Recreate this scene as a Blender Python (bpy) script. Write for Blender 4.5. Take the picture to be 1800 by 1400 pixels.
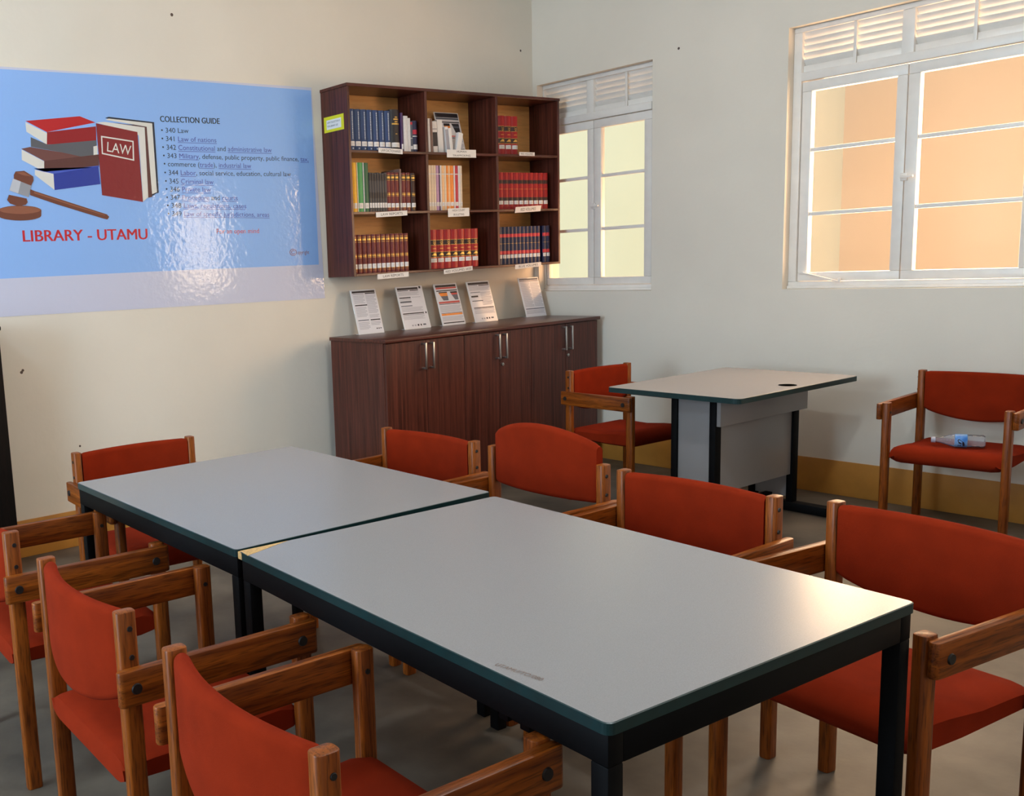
import bpy, bmesh, math, random
from mathutils import Vector, Matrix
random.seed(7)
SC = bpy.context.scene
COL = SC.collection
R = math.radians
for o in list(bpy.data.objects): bpy.data.objects.remove(o, do_unlink=True)

# ------------------------------------------------------------------ camera
cam_d = bpy.data.cameras.new('camera'); cam = bpy.data.objects.new('camera', cam_d); COL.objects.link(cam)
_yaw, _pit, _rol = R(-34.081), R(-8.9445), R(-2.9855)
_f = Vector((-math.sin(_yaw)*math.cos(_pit), math.cos(_yaw)*math.cos(_pit), math.sin(_pit)))
_r = Vector((math.cos(_yaw), math.sin(_yaw), 0)); _u = _r.cross(_f)
_r2 = math.cos(_rol)*_r + math.sin(_rol)*_u; _u2 = -math.sin(_rol)*_r + math.cos(_rol)*_u
cam.matrix_world = Matrix(((_r2.x,_u2.x,-_f.x,-5.7105),(_r2.y,_u2.y,-_f.y,-5.0208),(_r2.z,_u2.z,-_f.z,1.474),(0,0,0,1)))
cam_d.sensor_width = 36.0; cam_d.lens = 1732.9864*36/1800
cam_d.shift_x = 402.54/1800; cam_d.shift_y = 37.709/1800
cam_d.clip_start = 0.02
SC.camera = cam
# ------------------------------------------------------------------ world, sun, daylight, exposure
w = bpy.data.worlds.new('sky'); SC.world = w; w.use_nodes = True
nt = w.node_tree; bg = nt.nodes['Background']
bg.inputs[0].default_value = (0.80, 0.89, 1.0, 1); bg.inputs[1].default_value = 0.8
sd = bpy.data.lights.new('sun', 'SUN'); sd.energy = 2.15; sd.angle = R(1.0); sd.color = (1.0, 0.96, 0.92)
so = bpy.data.objects.new('sun', sd); COL.objects.link(so); so.location = (-4, 0, 9)
so.rotation_euler = Vector((0.5, 0.18, -0.85)).to_track_quat('-Z', 'Y').to_euler()
def area(name, loc, aim, sx, sy, power, color):
    d = bpy.data.lights.new(name, 'AREA'); d.shape = 'RECTANGLE'; d.size = sx; d.size_y = sy; d.energy = power; d.color = color
    o = bpy.data.objects.new(name, d); COL.objects.link(o); o.location = loc
    o.rotation_euler = (Vector(aim)-Vector(loc)).to_track_quat('-Z', 'Y').to_euler(); return o
# daylight through right-wall windows, added fill from unseen openings, a hanging bulb
area('daylight_window', (0.36, -2.55, 1.8), (-1.5, -2.5, 1.6), 1.3, 1.15, 92, (1.0, 0.66, 0.40))
area('daylight_window', (0.28, -5.15, 1.8), (-1.5, -4.9, 1.6), 1.2, 1.15, 66, (1.0, 0.74, 0.50))
area('daylight_window', (0.6, -0.92, 1.42), (-1.4, 0.05, 1.30), 1.0, 0.8, 24, (1.0, 0.55, 0.28))
area('unseen_doorway_fill', (-8.9, -2.6, 1.7), (-4.0, -2.2, 1.6), 1.9, 2.2, 205, (0.60, 0.81, 1.0))  # unseen doorway, placed so its cool light rakes the back wall
area('unseen_back_fill', (-5.6, -8.9, 2.2), (-4.6, -4.0, 1.2), 2.6, 1.6, 22, (0.93, 0.97, 1.0))  # added weak fill from behind the camera, no window seen there
for _p, _e, _c in (((-3.3, -3.6, 3.0), 60, (0.84, 0.94, 1.0)), ((-6.2, -1.9, 3.0), 60, (0.58, 0.81, 1.0))):  # first the hanging bulb, second an added unseen fill for the upper-left wall
    d_ = bpy.data.lights.new('bulb_and_fill_light', 'POINT'); d_.energy = _e; d_.color = _c; d_.shadow_soft_size = 0.07
    o_ = bpy.data.objects.new('bulb_and_fill_light', d_); COL.objects.link(o_); o_.location = _p
vs = SC.view_settings
SC.display_settings.display_device = 'sRGB'
vs.view_transform = 'Standard'; vs.look = 'None'; vs.gamma = 1.0; vs.use_curve_mapping = False; vs.exposure = 0.0

# ------------------------------------------------------------------ materials
def lin(c):
    f = lambda v: v/12.92 if v <= 0.04045 else ((v+0.055)/1.055)**2.4
    return tuple(f(v/255.0) for v in c) + (1.0,)
MATS = {}
def mat(name, rgb, rough=0.5, spec=0.5, metal=0.0, coat=0.0, noise=0.0, nscale=20.0, bump=0.0, bscale=200.0, sheen=0.0, stretch=None, rgb2=None, detail=4.0):
    m = bpy.data.materials.new(name); m.use_nodes = True; MATS[name] = m
    t = m.node_tree; b = t.nodes['Principled BSDF']
    c = lin(rgb)
    b.inputs['Base Color'].default_value = c
    b.inputs['Roughness'].default_value = rough; b.inputs['Metallic'].default_value = metal
    b.inputs['Specular IOR Level'].default_value = spec
    b.inputs['Coat Weight'].default_value = coat; b.inputs['Coat Roughness'].default_value = 0.05
    if sheen: b.inputs['Sheen Weight'].default_value = sheen
    tc = t.nodes.new('ShaderNodeTexCoord')
    src = tc.outputs['Object']
    if stretch:
        mp = t.nodes.new('ShaderNodeMapping'); mp.inputs['Scale'].default_value = stretch
        t.links.new(src, mp.inputs[0]); src = mp.outputs[0]
    if noise or rgb2:
        n = t.nodes.new('ShaderNodeTexNoise'); n.inputs['Scale'].default_value = nscale; n.inputs['Detail'].default_value = detail
        t.links.new(src, n.inputs['Vector'])
        r = t.nodes.new('ShaderNodeValToRGB'); r.color_ramp.elements[0].position = 0.33; r.color_ramp.elements[1].position = 0.67
        if rgb2: c0, c1 = lin(rgb2), c
        else:
            c0 = tuple(max(0, v*(1-noise)) for v in c[:3]) + (1,); c1 = tuple(min(1, v*(1+noise)) for v in c[:3]) + (1,)
        r.color_ramp.elements[0].color = c0; r.color_ramp.elements[1].color = c1
        t.links.new(n.outputs['Fac'], r.inputs[0]); t.links.new(r.outputs[0], b.inputs['Base Color'])
    if bump:
        n2 = t.nodes.new('ShaderNodeTexNoise'); n2.inputs['Scale'].default_value = bscale; n2.inputs['Detail'].default_value = 3
        t.links.new(src, n2.inputs['Vector'])
        bp = t.nodes.new('ShaderNodeBump'); bp.inputs['Strength'].default_value = bump; bp.inputs['Distance'].default_value = 0.01
        t.links.new(n2.outputs['Fac'], bp.inputs['Height']); t.links.new(bp.outputs[0], b.inputs['Normal'])
        if coat: t.links.new(bp.outputs[0], b.inputs['Coat Normal'])
    return m
def grain(name, dark, light, axis, rough=0.4, scale=38.0, coat=0.0, ratio=0.06, bump=0.05, pore=0.5, spec=0.4):
    """wood: long fibres along the given axis, broad tone bands and fine dark pores"""
    m = bpy.data.materials.new(name); m.use_nodes = True; MATS[name] = m
    t = m.node_tree; b = t.nodes['Principled BSDF']; b.inputs['Roughness'].default_value = rough
    b.inputs['Coat Weight'].default_value = coat; b.inputs['Coat Roughness'].default_value = 0.2; b.inputs['Specular IOR Level'].default_value = spec
    tc = t.nodes.new('ShaderNodeTexCoord'); mp = t.nodes.new('ShaderNodeMapping')
    s = [1.0, 1.0, 1.0]; s[axis] = ratio
    mp.inputs['Scale'].default_value = s; t.links.new(tc.outputs['Object'], mp.inputs[0])
    n = t.nodes.new('ShaderNodeTexNoise'); n.inputs['Scale'].default_value = scale; n.inputs['Detail'].default_value = 5; n.inputs['Distortion'].default_value = 0.6
    t.links.new(mp.outputs[0], n.inputs['Vector'])
    r = t.nodes.new('ShaderNodeValToRGB'); r.color_ramp.elements[0].position = 0.3; r.color_ramp.elements[1].position = 0.7
    r.color_ramp.elements[0].color = lin(dark); r.color_ramp.elements[1].color = lin(light); t.links.new(n.outputs['Fac'], r.inputs[0])
    n2 = t.nodes.new('ShaderNodeTexNoise'); n2.inputs['Scale'].default_value = scale*7; n2.inputs['Detail'].default_value = 2
    t.links.new(mp.outputs[0], n2.inputs['Vector'])
    r2 = t.nodes.new('ShaderNodeValToRGB'); r2.color_ramp.elements[0].position = 0.35; r2.color_ramp.elements[1].position = 0.5
    r2.color_ramp.elements[0].color = (1-pore, 1-pore, 1-pore, 1); r2.color_ramp.elements[1].color = (1, 1, 1, 1); t.links.new(n2.outputs['Fac'], r2.inputs[0])
    mx = t.nodes.new('ShaderNodeMix'); mx.data_type = 'RGBA'; mx.blend_type = 'MULTIPLY'; mx.inputs[0].default_value = 1.0
    t.links.new(r.outputs[0], mx.inputs[6]); t.links.new(r2.outputs[0], mx.inputs[7]); t.links.new(mx.outputs[2], b.inputs['Base Color'])
    bp = t.nodes.new('ShaderNodeBump'); bp.inputs['Strength'].default_value = bump; bp.inputs['Distance'].default_value = 0.004
    t.links.new(n2.outputs['Fac'], bp.inputs['Height']); t.links.new(bp.outputs[0], b.inputs['Normal'])
    return m
def clear(name, tint, fac, milky=0.0):
    m = bpy.data.materials.new(name); m.use_nodes = True; MATS[name] = m
    t = m.node_tree; t.nodes.remove(t.nodes['Principled BSDF'])
    tr = t.nodes.new('ShaderNodeBsdfTransparent'); tr.inputs[0].default_value = tint
    if milky:
        df = t.nodes.new('ShaderNodeBsdfDiffuse'); df.inputs[0].default_value = (0.75, 0.76, 0.82, 1); tl = t.nodes.new('ShaderNodeMixShader'); tl.inputs[0].default_value = milky
        t.links.new(tr.outputs[0], tl.inputs[1]); t.links.new(df.outputs[0], tl.inputs[2]); tr = tl
    g = t.nodes.new('ShaderNodeBsdfGlossy'); g.inputs['Roughness'].default_value = 0.06
    fr = t.nodes.new('ShaderNodeLayerWeight'); fr.inputs[0].default_value = fac
    mx = t.nodes.new('ShaderNodeMixShader'); t.links.new(fr.outputs['Fresnel'], mx.inputs[0])
    t.links.new(tr.outputs[0], mx.inputs[1]); t.links.new(g.outputs[0], mx.inputs[2]); t.links.new(mx.outputs[0], t.nodes['Material Output'].inputs[0])
    return m
def wallmat(name, rgb, spots):
    """old cream emulsion: blotches, trowel bumps, small scuffs at the given places"""
    m = mat(name, rgb, rough=0.75, spec=0.25, noise=0.03, nscale=1.6, bump=0.12, bscale=26.0)
    t = m.node_tree; b = t.nodes['Principled BSDF']; tc = [n for n in t.nodes if n.type == 'TEX_COORD'][0]
    prev = [l.from_socket for l in t.links if l.to_socket == b.inputs['Base Color']][0]
    for (p, rad) in spots:
        v = t.nodes.new('ShaderNodeVectorMath'); v.operation = 'DISTANCE'; v.inputs[1].default_value = p; t.links.new(tc.outputs['Object'], v.inputs[0])
        c = t.nodes.new('ShaderNodeMath'); c.operation = 'LESS_THAN'; c.inputs[1].default_value = rad; t.links.new(v.outputs['Value'], c.inputs[0])
        mx = t.nodes.new('ShaderNodeMix'); mx.data_type = 'RGBA'; mx.inputs[7].default_value = lin((95, 80, 72))
        t.links.new(c.outputs[0], mx.inputs[0]); t.links.new(prev, mx.inputs[6]); prev = mx.outputs[2]
    t.links.new(prev, b.inputs['Base Color'])
    return m
M_WALL = wallmat('cream_wall_paint', (230, 220, 205), [((-3.948, 0, 0.985), 0.008), ((-3.94, 0, 0.995), 0.007), ((-2.913, 0, 2.864), 0.009), ((-3.66, 0, 0.55), 0.006), ((0, -1.174, 2.67), 0.008), ((-0.12, 0, 2.88), 0.008)])
M_CEIL = mat('white_ceiling', (235, 232, 225), rough=0.8)
M_BAND = mat('ochre_skirting_paint', (188, 128, 52), rough=0.5, noise=0.10, nscale=6, bump=0.1, bscale=30)
M_FLOOR = mat('worn_cement_floor', (112, 101, 88), rough=0.5, spec=0.4, rgb2=(66, 58, 50), nscale=2.6, bump=0.15, bscale=14, detail=12)
def flecks(m):
    # stray white paint drips on the cement
    t = m.node_tree; b = t.nodes['Principled BSDF']; tc = [n for n in t.nodes if n.type == 'TEX_COORD'][0]
    prev = [l.from_socket for l in t.links if l.to_socket == b.inputs['Base Color']][0]
    v = t.nodes.new('ShaderNodeTexVoronoi'); v.inputs['Scale'].default_value = 5.5; t.links.new(tc.outputs['Object'], v.inputs['Vector'])
    sp = t.nodes.new('ShaderNodeSeparateColor'); t.links.new(v.outputs['Color'], sp.inputs[0])
    r = t.nodes.new('ShaderNodeMath'); r.operation = 'MULTIPLY'; r.inputs[1].default_value = 0.055; t.links.new(sp.outputs[0], r.inputs[0])
    c = t.nodes.new('ShaderNodeMath'); c.operation = 'LESS_THAN'; t.links.new(v.outputs['Distance'], c.inputs[0]); t.links.new(r.outputs[0], c.inputs[1])
    g = t.nodes.new('ShaderNodeMath'); g.operation = 'GREATER_THAN'; g.inputs[1].default_value = 0.72; t.links.new(sp.outputs[1], g.inputs[0])
    mu = t.nodes.new('ShaderNodeMath'); mu.operation = 'MULTIPLY'; t.links.new(c.outputs[0], mu.inputs[0]); t.links.new(g.outputs[0], mu.inputs[1])
    mx = t.nodes.new('ShaderNodeMix'); mx.data_type = 'RGBA'; mx.inputs[7].default_value = lin((205, 200, 190))
    t.links.new(mu.outputs[0], mx.inputs[0]); t.links.new(prev, mx.inputs[6]); t.links.new(mx.outputs[2], b.inputs['Base Color'])
flecks(M_FLOOR)
M_WIN = mat('white_window_paint', (236, 230, 222), rough=0.35, noise=0.03, nscale=12)
M_GLASS = clear('window_glass', (0.97, 0.98, 0.97, 1), 0.05)
M_OUT1 = mat('pale_lime_render', (243, 241, 206), rough=0.9, noise=0.03, nscale=1)
M_OUT2 = mat('pale_yellow_render', (230, 220, 192), rough=0.9, noise=0.03, nscale=1)
M_OUT3 = mat('peach_render', (208, 187, 162), rough=0.9, noise=0.04, nscale=1)
M_PAVE = mat('outside_paving', (170, 160, 145), rough=0.9, noise=0.1)
M_LAM = mat('grey_laminate', (147, 143, 143), rough=0.25, spec=0.25, noise=0.05, nscale=420, bump=0.02, bscale=500)
M_TEAL = mat('dark_teal_edge', (8, 44, 46), rough=0.35, noise=0.15, nscale=30)
M_BLACK = mat('black_metal_paint', (7, 7, 9), rough=0.6, spec=0.12)
M_HOLE = mat('painted_hole_dark', (6, 6, 6), rough=1.0, spec=0.0)  # shade inside the cable hole, put into the colour of a flat disc
M_CHIP = mat('bare_chipboard', (200, 160, 105), rough=0.9, noise=0.2, nscale=150)
M_INK2 = mat('faded_brown_ink', (112, 90, 78), rough=0.6)
WD, WL = (100, 44, 8), (158, 82, 22)
M_WX = grain('orange_oak_lengthwise', WD, WL, 0, coat=0.05, spec=0.25)
M_WZ = grain('orange_oak_upright', WD, WL, 2, coat=0.05, spec=0.25)
M_BOLT = mat('black_bolt_cap', (22, 17, 16), rough=0.5)
M_FAB = mat('rust_orange_fabric', (130, 36, 12), rough=1.0, spec=0.08, noise=0.10, nscale=9, bump=0.15, bscale=700)
MH_D, MH_L = (58, 24, 17), (102, 50, 38)
M_MAHZ = grain('mahogany_laminate_upright', MH_D, MH_L, 2, rough=0.35, scale=60, ratio=0.03, pore=0.25)
M_MAHX = grain('mahogany_laminate_level', MH_D, MH_L, 0, rough=0.3, scale=60, ratio=0.03, pore=0.25)
M_PLY = grain('honey_plywood', (214, 150, 84), (234, 176, 108), 0, rough=0.5, scale=14, ratio=0.1, pore=0.1)
M_STEEL = mat('brushed_steel', (190, 185, 178), rough=0.3, metal=1.0)
M_PAPER = mat('white_paper', (232, 228, 226), rough=0.6)
M_PAGE = mat('page_block', (222, 210, 188), rough=0.9, noise=0.06, nscale=300)
M_PRINT = mat('black_print', (38, 32, 40), rough=0.5)
M_FINE = mat('grey_fine_print', (168, 164, 172), rough=0.6)
M_ACR = mat('white_edged_acrylic', (228, 226, 226), rough=0.12, coat=0.6)
M_SHEET = mat('glossy_paper_insert', (226, 222, 226), rough=0.10, spec=0.6)
M_YEL = mat('yellow_card', (222, 214, 30), rough=0.5)
M_DARKW = grain('near_black_wood', (9, 6, 6), (22, 13, 11), 2, rough=0.6, spec=0.15)
M_GOLD = mat('gilt_stamping', (222, 178, 92), rough=0.35, metal=0.6)
def bmat(n, c, rough=0.45): return mat(n, c, rough=rough, noise=0.06, nscale=60)
M_NAVY = bmat('navy_buckram', (38, 62, 108)); M_NAVYD = bmat('deep_navy_cloth', (34, 38, 74)); M_BLK = bmat('black_leatherette', (38, 32, 36))
M_REDB = bmat('scarlet_buckram', (168, 14, 18)); M_REDD = bmat('crimson_band', (206, 52, 62)); M_MAR = bmat('maroon_leather', (112, 32, 30), 0.3)
M_DKB = bmat('dark_title_panel', (58, 28, 22)); M_YLB = bmat('amber_cover', (240, 182, 44)); M_GRN = bmat('mid_green_cover', (66, 160, 92))
M_DGR = bmat('bottle_green_cover', (30, 92, 62)); M_CRM = bmat('cream_cover', (226, 206, 182)); M_LIL = bmat('lilac_cover', (190, 150, 190))
M_ORG = bmat('orange_cover', (240, 140, 52)); M_PCH = bmat('peach_cover', (238, 190, 140)); M_PNK = bmat('crimson_cover', (190, 34, 62))
M_WHB = bmat('white_cover', (220, 216, 216)); M_SLT = bmat('slate_cover', (88, 92, 104)); M_CHA = bmat('charcoal_cover', (62, 60, 64)); M_PUR = bmat('plum_cover', (74, 44, 88))
M_BRN = bmat('brown_cover', (130, 100, 90))
M_LETW = mat('silver_stamping', (196, 206, 220), rough=0.4)
M_PET = clear('clear_bottle_plastic', (0.93, 0.94, 0.96, 1), 0.22, 0.22)
M_CAP = mat('pale_blue_cap', (176, 182, 200), rough=0.4)
M_LBL = mat('blue_bottle_label', (60, 130, 215), rough=0.35, rgb2=(150, 200, 240), nscale=22)
M_LBLD = mat('dark_label_silhouette', (24, 24, 40), rough=0.4)
# banner film: one glossy crinkled laminate over each printed colour
def film(n, c): return mat('banner_'+n, c, rough=0.5, spec=0.3, coat=1.0, bump=0.13, bscale=30.0)
BAN = {k: film(k, c) for k, c in dict(sheet=(206, 206, 226), blue=(144, 186, 246), red=(190, 14, 26), darkred=(150, 12, 24), page=(226, 222, 214), grey=(92, 92, 98),
    brown=(112, 66, 62), darkbrown=(92, 50, 46), blue2=(70, 92, 190), navy=(34, 56, 152), ink=(26, 30, 52), crimson=(134, 26, 32), gavel=(112, 58, 40), gavellight=(146, 86, 62),
    silver=(150, 150, 156), silverlight=(196, 196, 204), title=(20, 26, 42), list=(28, 36, 62), link=(72, 74, 168), slogan=(204, 82, 74), big=(196, 24, 40), plate=(226, 222, 214), copy=(150, 96, 104)).items()}

# ------------------------------------------------------------------ mesh helpers
class MB:
    def __init__(s): s.v = []; s.f = []; s.mi = []; s.sm = []; s.mats = []
    def slot(s, m):
        if m not in s.mats: s.mats.append(m)
        return s.mats.index(m)
    def add(s, verts, faces, m, smooth=False):
        k = len(s.v); i = s.slot(m); s.v += [tuple(p) for p in verts]
        for f in faces: s.f.append(tuple(a+k for a in f)); s.mi.append(i); s.sm.append(smooth)
        return s
    def box(s, a, b, m, bevel=0.0, seg=2, xf=None, vbevel=0.0):
        bm = bmesh.new(); bmesh.ops.create_cube(bm, size=1.0)
        c = [(a[i]+b[i])/2 for i in range(3)]; d = [abs(b[i]-a[i]) for i in range(3)]
        for v in bm.verts: v.co = Vector((c[0]+v.co.x*d[0], c[1]+v.co.y*d[1], c[2]+v.co.z*d[2]))
        if vbevel > 0: bmesh.ops.bevel(bm, geom=[e for e in bm.edges if abs(e.verts[0].co.z-e.verts[1].co.z) > 1e-4], offset=vbevel, segments=4, profile=0.5, affect='EDGES')
        if bevel > 0: bmesh.ops.bevel(bm, geom=[e for e in bm.edges if vbevel == 0 or e.calc_face_angle(0) > R(50)], offset=min(bevel, min(d)*0.49), segments=seg, profile=0.5, affect='EDGES')
        if xf is not None: bm.transform(xf)
        s.frombm(bm, m, bevel > 0 and seg > 1); return s
    def frombm(s, bm, m, smooth=False):
        bm.verts.index_update(); s.add([v.co.copy() for v in bm.verts], [[v.index for v in f.verts] for f in bm.faces], m, smooth); bm.free()
    def prism(s, pts, z0, z1, m, xf=None, smooth=False):
        """polygon in local XY, extruded z0..z1"""
        n = len(pts); V = [(p[0], p[1], z0) for p in pts]+[(p[0], p[1], z1) for p in pts]
        ar = sum(pts[i][0]*pts[(i+1) % n][1]-pts[(i+1) % n][0]*pts[i][1] for i in range(n))
        F = [list(range(n-1, -1, -1)), list(range(n, 2*n))]+[[i, (i+1) % n, n+(i+1) % n, n+i] for i in range(n)]
        if ar < 0: F = [f[::-1] for f in F]
        if xf is not None: V = [xf @ Vector(p) for p in V]
        return s.add(V, F, m, smooth)
    def loft(s, rings, m, cap=True, smooth=True):
        n = len(rings[0]); V = [p for r in rings for p in r]; F = []
        for k in range(len(rings)-1):
            for i in range(n): F.append([k*n+i, k*n+(i+1) % n, (k+1)*n+(i+1) % n, (k+1)*n+i])
        if cap: F.append(list(range(n-1, -1, -1))); F.append([(len(rings)-1)*n+i for i in range(n)])
        return s.add(V, F, m, smooth)
    def tube(s, p, q, r, m, n=14, r2=None):
        p, q = Vector(p), Vector(q); d = (q-p).normalized(); a = d.orthogonal().normalized(); b = d.cross(a); r2 = r if r2 is None else r2
        return s.loft([[p+(a*math.cos(t)+b*math.sin(t))*r for t in [2*math.pi*i/n for i in range(n)]], [q+(a*math.cos(t)+b*math.sin(t))*r2 for t in [2*math.pi*i/n for i in range(n)]]], m)
    def lathe(s, prof, m, n=24, xf=None):
        rings = [[Vector((r*math.cos(2*math.pi*i/n), r*math.sin(2*math.pi*i/n), z)) for i in range(n)] for r, z in prof]
        if xf is not None: rings = [[xf @ p for p in r] for r in rings]
        return s.loft(rings, m)
    def mesh(s, name, fix=True):
        me = bpy.data.meshes.new(name); me.from_pydata(s.v, [], s.f)
        for m in s.mats: me.materials.append(m)
        for p, i, k in zip(me.polygons, s.mi, s.sm): p.material_index = i; p.use_smooth = k
        if fix:
            bm = bmesh.new(); bm.from_mesh(me); bmesh.ops.recalc_face_normals(bm, faces=list(bm.faces)); bm.to_mesh(me); bm.free()
        me.update()
        if any(s.sm): me.set_sharp_from_angle(angle=R(38))
        return me
    def obj(s, name, parent=None, fix=True):
        o = bpy.data.objects.new(name, s.mesh(name, fix)); COL.objects.link(o); o.parent = parent; return o
def tag(o, label=None, cat=None, group=None, kind=None):
    if label: o['label'] = label
    if cat: o['category'] = cat
    if group: o['group'] = group
    if kind: o['kind'] = kind
    return o
def empty(name, loc=(0, 0, 0), rz=0.0, parent=None):
    o = bpy.data.objects.new(name, None); COL.objects.link(o); o.location = loc; o.rotation_euler = (0, 0, rz); o.empty_display_size = 0.1; o.parent = parent
    return o
CHILD = {}
def copy_tree(o, parent=None):
    c = o.copy(); COL.objects.link(c); c.parent = parent
    for ch in list(o.children): copy_tree(ch, c)
    return c
def part(me, name, parent):
    o = bpy.data.objects.new(name, me); COL.objects.link(o); o.parent = parent; return o
# lettering: text curve -> flat mesh
_tc = {}
def text_verts(body, bold=0.0):
    key = (body, bold)
    if key in _tc: return _tc[key]
    cu = bpy.data.curves.new('t', 'FONT'); cu.body = body; cu.size = 1.0; cu.offset = bold; cu.resolution_u = 3
    o = bpy.data.objects.new('t', cu); COL.objects.link(o)
    dg = bpy.context.evaluated_depsgraph_get(); dg.update()
    me = bpy.data.meshes.new_from_object(o.evaluated_get(dg))
    V = [tuple(v.co) for v in me.vertices]; F = [tuple(p.vertices) for p in me.polygons]
    bpy.data.meshes.remove(me); bpy.data.objects.remove(o, do_unlink=True); bpy.data.curves.remove(cu)
    _tc[key] = (V, F); return V, F
def adv(s):
    a = max(v[0] for v in text_verts(s+'I')[0]); b = max(v[0] for v in text_verts('I')[0]); return a-b
CAPH = max(v[1] for v in text_verts('H')[0])
def put_text(mb, segs, p, q, caph, origin, ex, ez, mats, bold=0.0, lift=None, underline=False):
    """lay a line from p to q (2-D plane coords); plane = origin + x*ex + z*ez"""
    nrm = ex.cross(ez).normalized()
    total = sum(adv(t) for t, k in segs); L = math.hypot(q[0]-p[0], q[1]-p[1]); ang = math.atan2(q[1]-p[1], q[0]-p[0])
    sx = L/total; sy = caph/CAPH; x = 0.0
    ca, sa = math.cos(ang), math.sin(ang)
    def to(u, v): return origin+ex*(p[0]+u*ca-v*sa)+ez*(p[1]+u*sa+v*ca)
    for t, k in segs:
        V, F = text_verts(t)
        for sh in ((-bold, 0.0, bold) if bold else (0.0,)):
            if V: mb.add([to((x+a[0]+sh)*sx, a[1]*sy)+nrm*(0.00012*(sh > 0)-0.00012*(sh < 0)) for a in V], F, mats[k])
        a = adv(t)
        if underline and k:
            u0, u1 = x*sx, (x+a)*sx; mb.add([to(u0, -0.30*caph), to(u1, -0.30*caph), to(u1, -0.20*caph), to(u0, -0.20*caph)], [(0, 1, 2, 3)], mats[k])
        x += a
# ------------------------------------------------------------------ the room
XL, YF, ZC = -8.3, -8.7, 3.45
Z0, Z1 = 1.178, 2.641
OPEN = [(-0.989, -0.04), (-3.125, -1.87), (-5.75, -4.5)]
def struct(mb, name): return tag(mb.obj(name), kind='structure')
struct(MB().box((XL-.2, YF-.2, -0.1), (0.22, 0.22, 0), M_FLOOR), 'floor')
struct(MB().box((XL-.2, YF-.2, ZC), (0.22, 0.22, ZC+.15), M_CEIL), 'ceiling')
struct(MB().box((XL-.2, 0, 0), (0.22, 0.22, ZC), M_WALL), 'wall_back')
mb = MB(); ys = [YF]+sorted(v for o in OPEN for v in o)+[0]
for i in range(0, len(ys), 2): mb.box((0, ys[i], 0), (0.22, ys[i+1], ZC), M_WALL)
for a, b in OPEN: mb.box((0, a, 0), (0.22, b, Z0), M_WALL); mb.box((0, a, Z1), (0.22, b, ZC), M_WALL)
struct(mb, 'wall_right')
mb = MB(); mb.box((XL-.2, YF, 0), (XL, -3.7, ZC), M_WALL).box((XL-.2, -1.5, 0), (XL, 0, ZC), M_WALL).box((XL-.2, -3.7, 2.9), (XL, -1.5, ZC), M_WALL)
struct(mb, 'wall_left')
mb = MB(); mb.box((XL, YF-.2, 0), (-7.0, YF, ZC), M_WALL).box((-4.2, YF-.2, 0), (0, YF, ZC), M_WALL).box((-7.0, YF-.2, 0), (-4.2, YF, 1.1), M_WALL).box((-7.0, YF-.2, 2.7), (-4.2, YF, ZC), M_WALL)
struct(mb, 'wall_front')
struct(MB().box((XL, -0.010, 0), (-0.002, 0, 0.2), M_BAND, 0.003), 'baseboard_back')
struct(MB().box((-0.010, YF, 0), (0, -0.012, 0.2), M_BAND, 0.003), 'baseboard_right')
mb = MB()
for x, y in ((-3.3, -3.6), (-6.2, -1.9)): mb.tube((x, y, 3.13), (x, y, ZC), .006, M_WIN).tube((x, y, 3.085), (x, y, 3.15), .02, M_WIN).tube((x, y, 3.43), (x, y, ZC), .05, M_WIN)  # second holder only goes with the added fill lamp
struct(mb, 'bulb_and_fill_holders')
# what stands outside the windows
struct(MB().box((0.22, -14, -0.4), (9, 9, -0.1), M_PAVE), 'ground_outside')
struct(MB().box((2.2, -14, -0.1), (2.6, -1.1, 5.5), M_OUT3), 'neighbour_wall_right')
struct(MB().box((2.5, -1.1, -0.1), (2.9, 0.1, 5.5), M_OUT2), 'neighbour_wall_middle')
struct(MB().box((3.2, 0.1, -0.1), (3.6, 9, 5.5), M_OUT1), 'neighbour_wall_left')

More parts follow.
